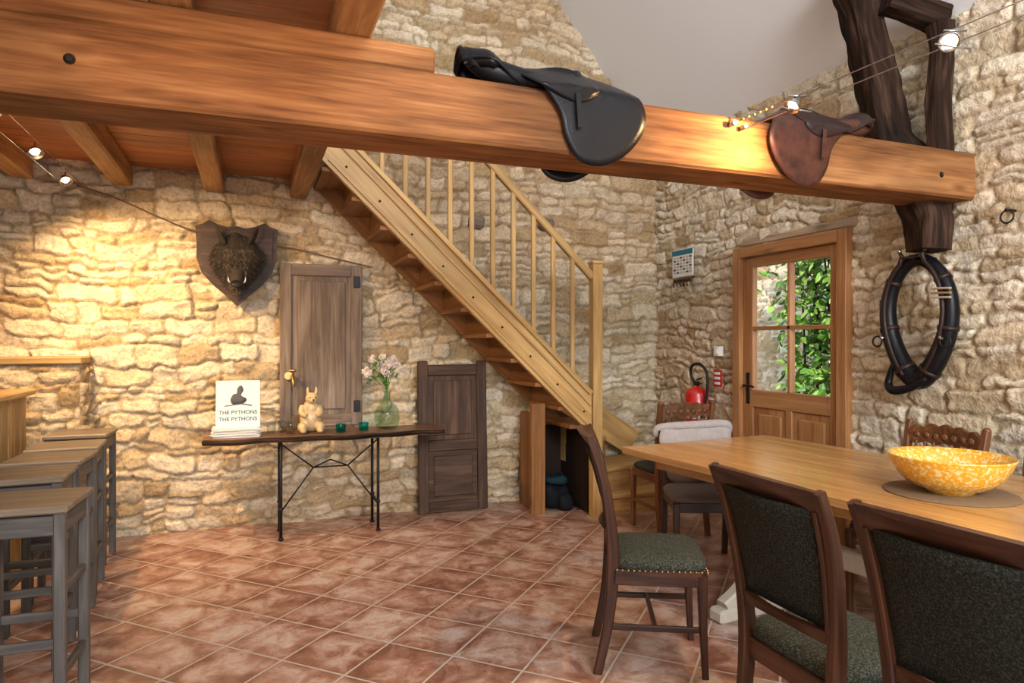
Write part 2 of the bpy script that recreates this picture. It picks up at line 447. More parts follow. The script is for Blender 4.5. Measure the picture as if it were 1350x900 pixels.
def gridwall(name,axis,const,a0,a1,z0,z1,step,flip,seed,skip=None,amp=1.0,fade=0,white=1.0):
    na=int((a1-a0)/step)+1; nz=int((z1-z0)/step)+1
    A=np.linspace(a0,a1,na);Z=np.linspace(z0,z1,nz)
    AA,ZZ=np.meshgrid(A,Z)
    H,C=masonry(AA,ZZ,seed); H=H*amp+(1-amp)*.02
    if fade:
        e=np.minimum(np.minimum(AA-a0,a1-AA),z1-ZZ); H=H*np.clip(e/fade,0,1)
    a=AA.ravel();z=ZZ.ravel();h=H.ravel()
    V=np.stack([a,const-h,z],1) if axis=='x' else np.stack([const-h,a,z],1) if axis=='y' else np.stack([const+h,a,z],1)
    I,J=np.meshgrid(np.arange(na-1),np.arange(nz-1)); q=(J*na+I).ravel()
    F=np.stack([q,q+1,q+na+1,q+na],1)
    if flip: F=F[:,::-1]
    if skip is not None:
        ca=(AA[:-1,:-1]+step/2).ravel();cz=(ZZ[:-1,:-1]+step/2).ravel(); F=F[~skip(ca,cz)]
    me=bpy.data.meshes.new(name); me.from_pydata(V.tolist(),[],F.tolist()); me.materials.append(M_STONE)
    me.polygons.foreach_set('use_smooth',np.ones(len(F),bool))
    at=me.color_attributes.new('stonecol','FLOAT_COLOR','POINT')
    wc=np.array(white) if hasattr(white,'__len__') else white
    CC=np.concatenate([np.clip(C*wc,0,.85).reshape(-1,3),np.ones((na*nz,1))],1); at.data.foreach_set('color',CC.ravel())
    me.update()
    o=bpy.data.objects.new(name,me); COL.objects.link(o); return o

# ------------------------------------------------------------------ room shell
D=5.5; W=3.62; EZ=3.22; SL=1.21; RX0=.31; XL=-3.0; YF=-3.2
RZ0=EZ+SL*(W-RX0)
def roofz(x): return EZ+SL*(W-x) if x>RX0 else RZ0-SL*(RX0-x)
gridwall('wall_back','x',D+.03,XL,W+.04,-.02,5.3,.0115,False,1,lambda a,z: z>(np.where(a>RX0,EZ+SL*(W-a),RZ0-SL*(RX0-a))+.05),white=(1.0,.965,.89))
b=B(); b.prism([(XL,D+.06,5.2),(XL+5.8,D+.06,5.2),(RX0,D+.06,RZ0+.1)],(0,.05,0),M_PLASTER) ; b.obj('wall_back_gable_upper')
DY0,DY1,DZ=3.25,4.31,2.12
gridwall('wall_right','y',W+.03,YF,D+.04,-.02,EZ+.06,.0115,True,2,lambda a,z: (a>DY0)&(a<DY1)&(z<DZ),amp=.72,white=(1.10,1.09,1.07))
b=B(); b.box((( XL-.1),(YF+D)/2,1.7),(.2,D-YF,3.6),M_PLASTER); b.obj('wall_left')
b=B()
def fw(x0,x1,z0,z1): b.box(((x0+x1)/2,YF-.1,(z0+z1)/2),(x1-x0,.2,z1-z0),M_PLASTER)
fw(XL-.2,-1.6,0,7.4); fw(-1.6,3.0,0,.8); fw(-1.6,3.0,2.3,3.0); fw(.3,1.1,.8,2.3); fw(3.0,W+.1,0,7.4); fw(-1.6,3.0,4.6,7.4); fw(-1.6,-.3,3.0,4.6); fw(1.9,3.0,3.0,4.6)
b.obj('wall_front')
b=B(); b.box(((XL+W)/2,(YF+D)/2,-.05),(W-XL+.4,D-YF+.4,.1),M_FLOOR,ch=0.001); b.obj('floor')
b=B()
for s1,x0,x1 in((1,RX0,W+.12),(-1,XL-.25,RX0)):
    p=[(x0,YF-.2,roofz(x0)),(x1,YF-.2,roofz(x1)),(x1,D+.12,roofz(x1)),(x0,D+.12,roofz(x0))]
    b.prism(p,(0,0,.12),M_WHITE)
b.obj('ceiling')

# ------------------------------------------------------------------ mezzanine
b=B(); BY0,BY1=2.45,2.72; BZ0,BZ1=2.16,2.41
b.box(((XL+W+.04)/2,(BY0+BY1)/2,(BZ0+BZ1)/2),(W+.04-XL,BY1-BY0,BZ1-BZ0),M_BEAM,ch=.012)
for x,z,r in((-.525,2.28,.017),(3.36,2.27,.014)):
    b.cyl((x,BY0+.002,z),(x,BY0-.003,z),r,M_DARK); b.cyl((x,BY0-.002,z),(x,BY0-.006,z),r*.5,M_IRON)
b.obj('main_oak_beam')
b=B(); b.box(((XL+.65)/2,2.575,2.46),(.65-XL,.22,.096),M_BEAM,ch=.008); b.obj('upper_timber_plate')
b=B()
for i in range(6):
    x=.35-.6*i
    if x<XL: break
    b.box((x,2.93,2.585),(.13,5.1,.15),M_JOIST,ch=.012)
b.obj('ceiling_joists')
b=B(); y=.45
while y<D-.01:
    y1=min(y+.14,D-.005); b.box(((XL+.43)/2,(y+y1)/2,2.675),(.43-XL,y1-y-.002,.025),M_BOARD,ch=.004); y+=.14
b.box(((XL+.43)/2,(.45+D)/2,2.70),(.43-XL,D-.45,.02),M_PINED)
b.obj('mezzanine_floor_boards')

# ------------------------------------------------------------------ crooked truss timbers
b=B()
b.tube([(3.19,2.90,3.58),(3.25,2.88,3.4),(3.30,2.86,3.15),(3.41,2.86,2.85),(3.46,2.84,2.6),(3.49,2.78,2.42),(3.49,2.70,2.25),(3.50,2.63,2.08),(3.485,2.61,1.98),(3.48,2.61,1.90)],[.095,.095,.085,.105,.095,.11,.105,.10,.095,.09],M_DARK,seg=36,sub=14,sq=.55,nz=.24)
b.obj('crooked_truss_post')
b=B(); b.tube([(3.54,2.58,2.41),(3.53,2.59,2.7),(3.545,2.58,3.0),(3.54,2.59,3.15)],[.052,.055,.05,.055],M_DARK,seg=24,sub=12,sq=.5,nz=.16); b.obj('dark_upright_post')
b=B(); b.tube([(3.29,2.71,3.30),(3.42,2.67,3.25),(3.60,2.62,3.19)],[.07,.065,.07],M_DARK,seg=24,sub=8,sq=.5,nz=.16); b.obj('dark_tie_timber')

# ------------------------------------------------------------------ staircase
b=B(); YS=4.78
sz=lambda x: .98+(2.53-x)*.957   # top edge of stringer
def stringer(y,x0,x1,mat,t=.045,dep=.32):
    pts=[(x0,y,sz(x0)),(x1,y,sz(x1)),(x1,y,sz(x1)-dep),(x0,y,max(sz(x0)-dep,2.5))]
    L=Vector((x1-x0,0,sz(x1)-sz(x0))).normalized()
    vs=[Vector(p) for p in pts]+[Vector(p)+Vector((0,t,0)) for p in pts]
    gc=[(v.dot(L),v.y,v.cross(L).y) for v in vs]
    fs=[(3,2,1,0),(4,5,6,7),(0,1,5,4),(1,2,6,5),(2,3,7,6),(3,0,4,7)]
    b.add(vs,fs,mat,False,gc)
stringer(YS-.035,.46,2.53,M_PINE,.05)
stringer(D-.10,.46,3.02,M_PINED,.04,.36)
for dz,w,h in((-.0,.05,.035),(-.10,.02,.012),(-.27,.02,.02)):
    b.bar((.5,YS-.04,sz(.5)+dz),(2.52,YS-.04,sz(2.52)+dz),w,h,M_PINE,ch=.003)
for k in range(9):
    x=.62+k*.23; b.cyl((x,YS-.036,sz(x)-.20),(x,YS-.043,sz(x)-.20),.008,M_DARK,seg=10)
n=10
for i in range(n):
    z=.87+i*.1914; x1=2.50-i*.2
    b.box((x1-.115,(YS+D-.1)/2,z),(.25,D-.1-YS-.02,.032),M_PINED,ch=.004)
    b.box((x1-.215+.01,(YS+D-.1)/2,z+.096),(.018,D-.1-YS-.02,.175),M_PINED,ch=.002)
NX=2.58
b.box((NX,YS-.01,1.01),(.085,.085,2.02),M_PINE,ch=.006)
b.box((NX,YS-.01,2.03),(.10,.10,.025),M_PINE,ch=.006)
rz=lambda x: 1.93+(2.53-x)*.957
b.bar((.92,YS-.01,rz(.92)),(NX-.03,YS-.01,rz(NX-.03)),.06,.055,M_PINE,ch=.01)
for k in range(10):
    x=.87+k*.1667
    b.box((x,YS-.01,(sz(x)+rz(x))/2),(.036,.03,rz(x)-sz(x)),M_PINE,ch=.006)
b.prism([(NX+.04,4.72,.0),(3.35,4.72,.0),(3.35,5.42,.0),(NX+.04,5.42,0)],(0,0,.145),M_PINE)
b.box((2.985,5.06,.16),(.75,.74,.032),M_PINE)
b.prism([(NX+.04,4.86,.16),(3.30,5.02,.16),(3.30,5.42,.16),(NX+.04,5.42,.16)],(0,0,.165),M_PINE)
b.prism([(NX+.02,4.83,.325),(3.31,4.99,.325),(3.31,5.42,.325),(NX+.02,5.42,.325)],(0,0,.032),M_PINE)
b.prism([(NX+.0,4.90,.355),(3.02,5.42,.355),(NX-.02,5.42,.355)],(0,0,.155),M_PINE)
b.prism([(NX+.0,4.86,.51),(3.06,5.42,.51),(NX-.02,5.42,.51)],(0,0,.032),M_PINE)
b.prism([(NX+.0,4.86,.54),(2.80,5.42,.54),(NX-.02,5.42,.54)],(0,0,.16),M_PINE)
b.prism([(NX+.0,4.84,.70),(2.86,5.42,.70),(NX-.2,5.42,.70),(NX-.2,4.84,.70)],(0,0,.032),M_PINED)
b.bar((2.6,5.38,.90),(3.3,5.38,.46),.035,.24,M_PINE)
b.box((2.17,5.0,.45),(.12,.05,.90),M_PINED)
b.box((2.20,5.2,.40),(.04,.4,.80),M_PINED)
b.box((2.39,5.40,.33),(.36,.03,.66),M_CUP); b.box((2.575,5.15,.34),(.02,.5,.68),M_CUP)  # dark panels behind the opening, its shade put into their colour
b.obj('wooden_staircase')
b=B(); wob=lambda p:1+.22*mnoise.noise(p)
b.cushion((2.39,5.17,.11),(.26,.22,.22),M_BAG,R=RZ(.2),p=.5,f=wob); b.cushion((2.37,5.10,.25),(.20,.16,.08),M_TEALF,R=RZ(-.3),p=.6,f=wob)
b.cushion((2.43,5.03,.07),(.12,.12,.13),M_BAG,p=.6,f=wob)
b.tube([(2.31,5.06,.24),(2.33,5.04,.31),(2.40,5.04,.32),(2.44,5.07,.24)],.008,M_BAG,sub=5)
b.obj('storage_bag')

# ------------------------------------------------------------------ door
b=B(); FX=W-.005
def dbox(y0,y1,z0,z1,x0,x1,mat,ch=.004): b.box(((x0+x1)/2,(y0+y1)/2,(z0+z1)/2),(x1-x0,y1-y0,z1-z0),mat,ch=ch)
dbox(3.235,3.315,0,2.13,FX-.055,FX+.10,M_DOOR); dbox(4.245,4.325,0,2.13,FX-.055,FX+.10,M_DOOR); dbox(3.315,4.245,2.05,2.13,FX-.055,FX+.10,M_DOOR)
x0,x1=FX-.015,FX+.035
dbox(3.32,3.40,.02,2.045,x0,x1,M_DOOR); dbox(4.14,4.24,.02,2.045,x0,x1,M_DOOR)
dbox(3.40,4.14,1.97,2.045,x0,x1,M_DOOR); dbox(3.40,4.14,.90,1.03,x0,x1,M_DOOR); dbox(3.40,4.14,.02,.24,x0,x1,M_DOOR)
dbox(3.755,3.785,1.03,1.97,x0,x1,M_DOOR); dbox(3.40,4.14,1.485,1.515,x0,x1,M_DOOR); dbox(3.74,3.80,.24,.90,x0,x1,M_DOOR)
for ya,yb in((3.40,3.74),(3.80,4.14)):
    dbox(ya,yb,.24,.90,x0+.016,x1-.016,M_DOOR); dbox(ya+.05,yb-.05,.29,.85,x0+.006,x1-.01,M_DOOR,.012)
dbox(3.40,4.14,1.03,1.97,FX+.008,FX+.012,M_GLASS,.0005)
dbox(4.17,4.205,.92,1.16,x0-.006,x0,M_IRON); b.cyl((x0,4.188,1.06),(x0-.05,4.188,1.06),.009,M_IRON); b.tube([(x0-.05,4.188,1.06),(x0-.055,4.13,1.065),(x0-.05,4.07,1.055)],.008,M_IRON,sub=4)
b.obj('door_1')
b=B(); b.box((W+.06,3.74,2.17),(.15,1.08,.07),M_LINTEL,ch=.015); b.obj('trim_1')

# ------------------------------------------------------------------ outside
b=B(); b.box((6.8,4.5,-.06),(6.2,9,.1),M_GRAVEL); b.obj('garden_ground')
gridwall('garden_stone_wall','y',5.9,5.55,9.0,-.02,3.6,.025,True,3,white=1.25)
b=B()
def leaf(c,L,wd,R,mat):
    pts=[(0,0,0),(.35*L,.5*wd,.02*L),(.75*L,.38*wd,.0),(L,0,-.06*L),(.75*L,-.38*wd,0),(.35*L,-.5*wd,.02*L)]
    b.add([R@Vector(p)+c for p in pts],[(0,1,2,3),(0,3,4,5)],mat)
for i in range(5600):
    y=random.uniform(3.9,5.68); z=random.uniform(0,3.2); x=5.25+.35*math.sin(y*2.3+z*1.7)*.4+random.uniform(-.12,.35)
    if y>5.5 and random.random()<.6: continue
    R=Euler((random.uniform(0,6.28),random.uniform(-.6,1.2),random.uniform(2.0,4.3))).to_matrix()
    leaf(Vector((x,y,z)),random.uniform(.08,.15),random.uniform(.045,.07),R,M_LEAF if random.random()<.45 else M_LEAF2)
for i in range(30):
    y=random.uniform(4.0,5.5); b.tube([(5.5,y,0),(5.45,y+random.uniform(-.1,.1),1.6),(5.4,y+random.uniform(-.15,.15),3.0)],[.015,.01,.004],M_DARK,seg=6,sub=3)
b.obj('climbing_shrub')

# ------------------------------------------------------------------ dining table
b=B(); TW,TL,TZ=1.13,2.75,.79
nb=6
for i in range(nb):
    w=TW/nb; b.box((-TW/2+w*(i+.5),0,TZ-.019),(w-.0008,TL-.0,.038),M_TABLE,ch=.0025)
b.box((0,0,TZ-.075),(TW-.25,TL-.3,.07),M_TABLE)
for y in(.72,-.85):
    b.box((0,y,.035),(.95,.10,.07),M_CREAMP,ch=.015); b.box((0,y,TZ-.14),(.85,.09,.06),M_CREAMP,ch=.01)
    for sx in(-1,1):
        b.sweep([(sx*.42,y,.07),(sx*.28,y,.16),(sx*.16,y,.35),(sx*.22,y,.55),(sx*.32,y,TZ-.16)],.07,.07,M_CREAMP,side=(0,1,0),sub=5)
    b.box((0,y,.36),(.30,.07,.08),M_CREAMP,ch=.01)
b.box((0,-.06,.36),(.06,1.55,.10),M_CREAMP,ch=.01)
tbl=b.obj('dining_table',loc=(2.69,2.07,0),rot=(0,0,math.radians(5.1)))
bc=(2.62,1.875,TZ)
b=B(); b.lathe([(.0,0),(.235,0),(.238,.003),(.235,.006),(0,.006)],bc,M_MAT,48); b.obj('round_placemat',origin=bc)
bc2=(2.62,1.875,TZ+.006)
b=B(); b.lathe([(0,.0),(.085,.0),(.09,.012),(.14,.03),(.18,.062),(.207,.11),(.222,.142),(.224,.147),(.219,.149),(.200,.118),(.172,.072),(.13,.042),(.07,.026),(0,.024)],bc2,M_BOWL,64); b.obj('yellow_speckled_bowl',origin=bc2)

# ------------------------------------------------------------------ upholstered dining chairs
def chair_mesh():
    b=B()
    for sy in(-1,1):
        b.sweep([(-.27,sy*.185,0),(-.225,sy*.18,.22),(-.205,sy*.18,.45),(-.215,sy*.195,.65),(-.25,sy*.213,.85),(-.305,sy*.222,1.0)],[.030,.034,.036,.034,.032,.028],[.036,.042,.052,.044,.036,.028],M_CHAIR,side=(0,1,0),sub=4)
        b.sweep([(.175,sy*.185,0),(.165,sy*.187,.2),(.16,sy*.19,.43)],[.026,.032,.042],[.026,.032,.042],M_CHAIR,sub=3)
        b.box((-.02,sy*.195,.415),(.36,.025,.065),M_CHAIR)
        b.bar((-.22,sy*.183,.20),(.165,sy*.187,.20),.018,.025,M_CHAIR)
    b.box((.165,0,.415),(.028,.36,.065),M_CHAIR); b.box((-.20,0,.415),(.028,.34,.065),M_CHAIR)
    b.bar((-.03,-.185,.20),(-.03,.185,.20),.018,.025,M_CHAIR,up=(0,0,1))
    b.cushion((-.01,0,.465),(.40,.43,.085),M_SEAT)
    for k in range(17):
        t=k/16
        for p in(((-.19+.37*t),-.208,.446),((-.19+.37*t),.208,.446),(.183,-.2+.4*t,.446)):
            b.ball(p,.0055,M_BRASS,seg=6,rn=4)
    def back(z0,z1,w0,w1,mat,xo,th,nz=10,ny=12,pf=0,dip=0):
        ctr=[(-.205,.45),(-.215,.65),(-.25,.85),(-.305,1.0),(-.33,1.06)]
        def cx(z):
            for (xa,za),(xb,zb) in zip(ctr,ctr[1:]):
                if z<=zb: return xa+(xb-xa)*(z-za)/(zb-za)
            return ctr[-1][0]
        A=[];Bk=[]
        for j in range(nz+1):
            t=j/nz; z=z0+(z1-z0)*t; w=w0+(w1-w0)*t
            for i in range(ny+1):
                u=-1+2*i/ny; zz=z+(dip*(1-u*u) if j==nz else 0)
                x=cx(zz)-.035*(1-u*u)*t+xo
                bul=pf*(1-u**4)*(1-(2*t-1)**4)
                A.append((x+th/2+bul,u*w/2,zz)); Bk.append((x-th/2-bul,u*w/2,zz))
        m=len(A);fs=[];W1=ny+1
        for j in range(nz):
            for i in range(ny):
                q=j*W1+i; fs.append((q,q+1,q+W1+1,q+W1)); fs.append((m+q+W1,m+q+W1+1,m+q+1,m+q))
        for i in range(ny):
            fs.append((i+1,i,m+i,m+i+1)); q=nz*W1+i; fs.append((q,q+1,m+q+1,m+q))
        for j in range(nz):
            q=j*W1; fs.append((q,q+W1,m+q+W1,m+q)); q+=ny; fs.append((q+W1,q,m+q,m+q+W1))
        gc=[(p[1],p[0],p[2]) for p in A+Bk]
        b.add(A+Bk,fs,mat,True if pf else False,gc)
    back(.94,1.0,.415,.43,M_CHAIR,0,.028,dip=.012)
    back(.56,.60,.35,.355,M_CHAIR,0,.028)
    back(.60,.945,.355,.405,M_FABRIC,.002,.016,pf=.010)
    for sy in(-1,1):
        b.sweep([(-.222,sy*.178,.60),(-.252,sy*.19,.80),(-.29,sy*.197,.945)],.014,.026,M_CHAIR,side=(0,1,0),sub=3)
    return b
c1=chair_mesh().obj('dining_chair',loc=(1.69,2.55,0),rot=(0,0,math.radians(-27)))
inst(c1,(1.71,1.575,0),(0,0,math.radians(-1)))
inst(c1,(1.72,1.045,0),(0,0,math.radians(3)))

def carved():
    b=B()
    for sy in(-1,1):
        b.sweep([(-.24,sy*.19,0),(-.21,sy*.19,.25),(-.205,sy*.19,.45),(-.225,sy*.2,.7),(-.27,sy*.21,.96)],[.034,.036,.038,.036,.034],[.036,.042,.05,.042,.036],M_CARVE,sub=4)
        b.ball((-.273,sy*.21,.965),(.018,.02,.016),M_CARVE,seg=10,rn=6)
        b.sweep([(.17,sy*.19,0),(.17,sy*.19,.2),(.17,sy*.19,.43)],[.03,.034,.042],[.03,.034,.042],M_CARVE,sub=2)
        b.bar((-.21,sy*.19,.2),(.17,sy*.19,.2),.02,.025,M_CARVE); b.box((-.02,sy*.195,.42),(.36,.025,.06),M_CARVE)
    b.box((.17,0,.42),(.028,.36,.06),M_CARVE); b.box((-.2,0,.42),(.028,.36,.06),M_CARVE)
    b.cushion((-.01,0,.465),(.40,.42,.075),M_SEAT)
    N=24; top=[]
    for i in range(N+1):
        u=-1+2*i/N; z=.935+.030*(1-u*u)+.008*math.cos(u*math.pi*5); top.append((u*.2,z))
    ol=[(-.262-.02*(1-(y/.2)**2),y,z) for y,z in top]+[(-.262-.02*(1-(y/.2)**2),y,.865+.008*math.cos(y*60)) for y,z in reversed(top)]
    b.prism(ol,(.022,0,0),M_CARVE)
    b.box((-.228,0,.76),(.022,.40,.04),M_CARVE); b.box((-.215,0,.60),(.022,.39,.04),M_CARVE)
    for k in range(7):
        y=-.15+.05*k
        b.lathe([(.006,0),(.011,.02),(.006,.035),(.012,.055),(.006,.075),(.010,.09),(.006,.10)],(-.245,y,.775),M_CARVE,10)
    for k in range(7):
        y=-.15+.05*k; b.ball((-.266-.018*(1-(y/.2)**2),y,.905),(.006,.018,.018),M_CARVE,seg=10,rn=6)
        b.ball((-.240-.02*(1-(y/.2)**2),y,.905),(.008,.018,.018),M_CARVE,seg=10,rn=6)
    for k in range(3):
        b.box((-.22,-.1+.1*k,.68),(.014,.05,.13),M_CARVE)
    return b
cc=carved().obj('carved_back_chair',loc=(3.07,2.42,0),rot=(0,0,math.radians(178)))
inst(cc,(3.10,1.80,0),(0,0,math.radians(182)))
inst(cc,(2.90,4.25,0),(0,0,math.radians(86)))

b=B()
for sy in(-1,1):
    b.sweep([(-.24,sy*.20,0),(-.21,sy*.20,.25),(-.20,sy*.20,.45),(-.23,sy*.205,.65),(-.27,sy*.21,.80)],.035,.04,M_CHAIR,sub=4)
    b.sweep([(.19,sy*.20,0),(.185,sy*.2,.42)],.036,.036,M_CHAIR)
    b.box((-.01,sy*.2,.40),(.36,.025,.06),M_CHAIR)
b.box((.185,0,.40),(.028,.38,.06),M_CHAIR)
b.cushion((-.01,0,.44),(.42,.45,.08),M_LINEN)
b.cushion((-.245,0,.64),(.09,.44,.38),M_LINEN,R=RY(-.18))
b.tube([(-.295,-.235,.76),(-.285,-.22,.815),(-.28,0,.835),(-.285,.22,.845),(-.30,.235,.78)],[.022,.030,.032,.030,.022],M_CLOTH,sub=6,seg=14)
b.sheet([(-.22,.81),(-.1,.82),(.1,.83),(.22,.83),(.23,.72),(.2,.66),(.05,.69),(-.1,.66),(-.22,.70)],lambda y,z,q,t:(-.195+t-.02*(z-.7)+.006*math.sin(y*40)-.10*max(z-.72,0)*2,y,z),.01,M_CLOTH)
b.obj('linen_dining_chair',loc=(2.65,3.50,0),rot=(0,0,math.radians(-114)))

# ------------------------------------------------------------------ bar stools
def stool():
    b=B(); s=.145; H=.80
    b.box((0,0,H+.012),(.345,.345,.026),M_STOOLT,ch=.006)
    for sx in(-1,1):
        for sy in(-1,1): b.box((sx*s,sy*s,H/2),(.036,.036,H),M_STOOL,ch=.004)
    for q in(-1,1):
        b.box((q*s,0,H-.045),(.022,2*s,.07),M_STOOL); b.box((0,q*s,H-.045),(2*s,.022,.07),M_STOOL)
        b.box((q*s,0,.22),(.02,2*s,.035),M_STOOL); b.box((0,q*s,.34),(2*s,.02,.035),M_STOOL)
        b.box((q*s,0,.52),(.02,2*s,.03),M_STOOL)
    return b
st=stool().obj('bar_stool',loc=(-.76,2.93,0),rot=(0,0,math.radians(-3)))
for p,r in(((-.92,3.52,0),2),((-.93,3.96,0),-2),((-.955,4.40,0),3),((-1.0,4.98,0),-1)): inst(st,p,(0,0,math.radians(r)))
b=B()
y=1.6
while y<4.85: b.box((-1.29,y+.055,.54),(.03,.106,1.08),M_BARW,ch=.006); y+=.11
b.box((-1.42,3.22,.53),(.22,3.25,1.06),M_BARW); b.box((-1.37,3.24,1.095),(.30,3.32,.035),M_BARW,ch=.008)
b.obj('wooden_bar_counter')
gridwall('wall_low_stub','x',5.22,-3.0,-1.06,-.02,1.25,.015,False,4,fade=.03,white=(.90,.90,.82))
gridwall('wall_low_stub_side','z',-1.06,5.22,5.5,-.02,1.25,.015,False,5,fade=.03,white=(.90,.90,.82))
b=B(); b.box((-2.02,5.33,1.275),(1.96,.32,.048),M_BARW,ch=.008); b.obj('wooden_ledge')

# ------------------------------------------------------------------ console table (live edge slab on iron legs)
b=B(); CZ=.735
ol=[]
N=40
for i in range(N+1):
    x=-.30+1.68*i/N; ol.append((x,4.93+.025*math.sin(x*7)+.02*math.sin(x*17)+.05*abs(2*i/N-1)**4,CZ-.04))
for i in range(N+1):
    x=1.38-1.68*i/N; ol.append((x,5.285+.01*math.sin(x*6),CZ-.04))
b.prism(ol,(0,0,.04),M_LIVE)
oo=[(p[0],p[1]-.004,CZ-.020) for p in ol[:N+1]]; b.tube(oo,.016,M_DARK,seg=8)
for xl,s1 in((.20,-1),(.88,1)):
    for yl in(4.98,5.24):
        b.tube([(xl+.0,yl,0),(xl,yl,.34),(xl-.0,yl,CZ-.04)],.011,M_IRON,seg=8); b.ball((xl,yl,.012),(.02,.02,.012),M_IRON,seg=8,rn=5)
        b.ball((xl,yl,.22),.017,M_IRON,seg=8,rn=6)
    b.bar((xl,4.98,CZ-.05),(xl,5.24,CZ-.05),.02,.02,M_IRON); b.bar((xl,4.98,.22),(xl,5.24,.22),.012,.012,M_IRON)
y=4.99
def rod(a,c): b.tube([a,c],.006,M_IRON,seg=6)
cL,cR=.42,.66
rod((.20,y,.68),(cL,y,.50)); rod((.88,y,.68),(cR,y,.50)); rod((cL,y,.50),(cR,y,.50))
rod((.20,y,.20),(cL,y,.50)); rod((.88,y,.20),(cR,y,.50)); 
rod((cL,y,.50),(.54,y,.55)); rod((cR,y,.50),(.54,y,.55))
b.obj('live_edge_console_table')
b=B()
for k in range(14):
    b.box((-.09+random.uniform(-.012,.012),5.12+random.uniform(-.01,.01),CZ+.003+k*.0045),(.30,.22,.004),M_PAPER,R=RZ(random.uniform(-.08,.08)),ch=.0005)
b.obj('magazine_stack')
emp=bpy.data.objects.new('illustrated_poster_board',None); COL.objects.link(emp); emp.location=(-.08,5.10,CZ+.062); emp.rotation_euler=(math.radians(-10),0,0)
b=B(); b.box((0,.0,.165),(.29,.006,.33),M_PAPER,ch=.001)
b.obj('board',parent=emp)
b=B()
b.sheet([(-.03,.16),(.04,.17),(.055,.20),(.02,.225),(.035,.26),(.02,.295),(-.005,.275),(-.01,.24),(-.035,.23),(-.05,.19)],lambda x,z,q,t:(x,-.004-t,z),.0008,M_INK,rings=2)
b.bar((.02,-.005,.165),(.09,-.005,.15),.001,.008,M_INK); b.bar((-.09,-.005,.15),(.03,-.005,.165),.001,.006,M_INK)
b.obj('illustration',parent=emp)
for i,(tx,z) in enumerate((('THE PYTHONS',.092),('THE PYTHONS',.045))):
    cu=bpy.data.curves.new('text_line','FONT'); cu.body=tx; cu.size=.038; cu.align_x='CENTER'; cu.extrude=.001; cu.offset=.0006; cu.materials.append(M_TEALINK)
    o=bpy.data.objects.new('text_line_%d'%(i+1),cu); COL.objects.link(o); o.parent=emp; o.location=(0,-.0045,z); o.rotation_euler=(math.radians(90),0,0)
# seated animal figurine, remeshed into one body
b=B(); fx,fy,fz=.415,5.15,CZ
b.ball((fx,fy,fz+.095),(.078,.07,.095),M_CREAM); b.ball((fx,fy-.005,fz+.17),(.058,.052,.07),M_CREAM)
b.ball((fx+.008,fy-.02,fz+.245),(.048,.048,.046),M_CREAM); b.ball((fx+.012,fy-.062,fz+.235),(.024,.03,.02),M_CREAM)
for sx in(-1,1):
    b.ball((fx+.008+sx*.030,fy-.01,fz+.300),(.012,.009,.034),M_CREAM)
    b.ball((fx+sx*.062,fy-.045,fz+.04),(.035,.06,.04),M_CREAM); b.ball((fx+sx*.058,fy-.095,fz+.02),(.024,.035,.021),M_CREAM)
    b.tube([(fx+sx*.055,fy-.01,fz+.19),(fx+sx*.068,fy-.045,fz+.145),(fx+sx*.035,fy-.075,fz+.125)],[.026,.022,.018],M_CREAM,sub=3)
b.ball((fx,fy+.075,fz+.03),(.022,.022,.022),M_CREAM)
fig=b.obj('ceramic_animal_figurine',origin=(fx,fy,fz))
m=fig.modifiers.new('r','REMESH'); m.mode='VOXEL'; m.voxel_size=.005; m.use_smooth_shade=True
m=fig.modifiers.new('s','SMOOTH'); m.factor=.6; m.iterations=4
b=B()
for sx in(-1,1): b.ball((fx+.011+sx*.02,fy-.062,fz+.256),.0055,M_IRON,seg=8,rn=6)
b.ball((fx+.012,fy-.092,fz+.24),.007,M_IRON,seg=8,rn=6)
e=b.obj('eyes_and_nose'); e.parent=fig; e.location=(-fx,-fy,-fz)
vx,vy=.98,5.16
b=B(); b.lathe([(0,.0),(.07,.0),(.088,.02),(.098,.07),(.095,.12),(.075,.17),(.04,.205),(.026,.225),(.024,.27),(.030,.275),(.030,.285),(.020,.285),(.020,.225),(.035,.195),(.068,.165),(.088,.12),(.09,.07),(.08,.022),(.0,.012)],(vx,vy,CZ),M_BOTTLE,36)
b.obj('glass_demijohn_vase',origin=(vx,vy,CZ))
b=B()
for k in range(16):
    a=random.uniform(0,6.28); r=random.uniform(.02,.12); h=random.uniform(.40,.56)
    tip=Vector((vx-.04+r*math.cos(a),vy+r*.7*math.sin(a),CZ+h))
    b.tube([(vx,vy,CZ+.15),(vx+(tip.x-vx)*.05,vy+(tip.y-vy)*.05,CZ+.29),tip],.0022,M_LEAF,seg=5,sub=4)
    if k<12:
        for q in range(34):
            R=Euler((random.uniform(0,6.3),random.uniform(-1.4,1.4),random.uniform(0,6.3))).to_matrix()
            leaf(tip,random.uniform(.028,.046),.028,R,M_PETAL)
        b.ball(tip,.020,M_PETAL,seg=8,rn=6)
    for q in range(5):
        R=Euler((random.uniform(0,6.3),random.uniform(-1,1),random.uniform(0,6.3))).to_matrix()
        leaf(tip-Vector((0,0,random.uniform(.03,.10))),.040,.016,R,M_LEAF)
b.obj('flower_bunch')
for i,(x,yy) in enumerate(((.62,5.05),(.79,5.08))):
    b=B(); b.lathe([(0,0),(.033,0),(.038,.06),(.036,.062),(.033,.008),(0,.008)],(x,yy,CZ),M_TEAL,24); b.obj('teal_glass_tumbler',origin=(x,yy,CZ))
for i,(x,yy) in enumerate(((.14,5.16),(.22,5.20),(.27,5.1))):
    b=B(); b.lathe([(0,0),(.028,0),(.033,.085),(.031,.086),(.027,.006),(0,.006)],(x,yy,CZ),M_CLEAR,24); b.obj('clear_drinking_glass',origin=(x,yy,CZ))

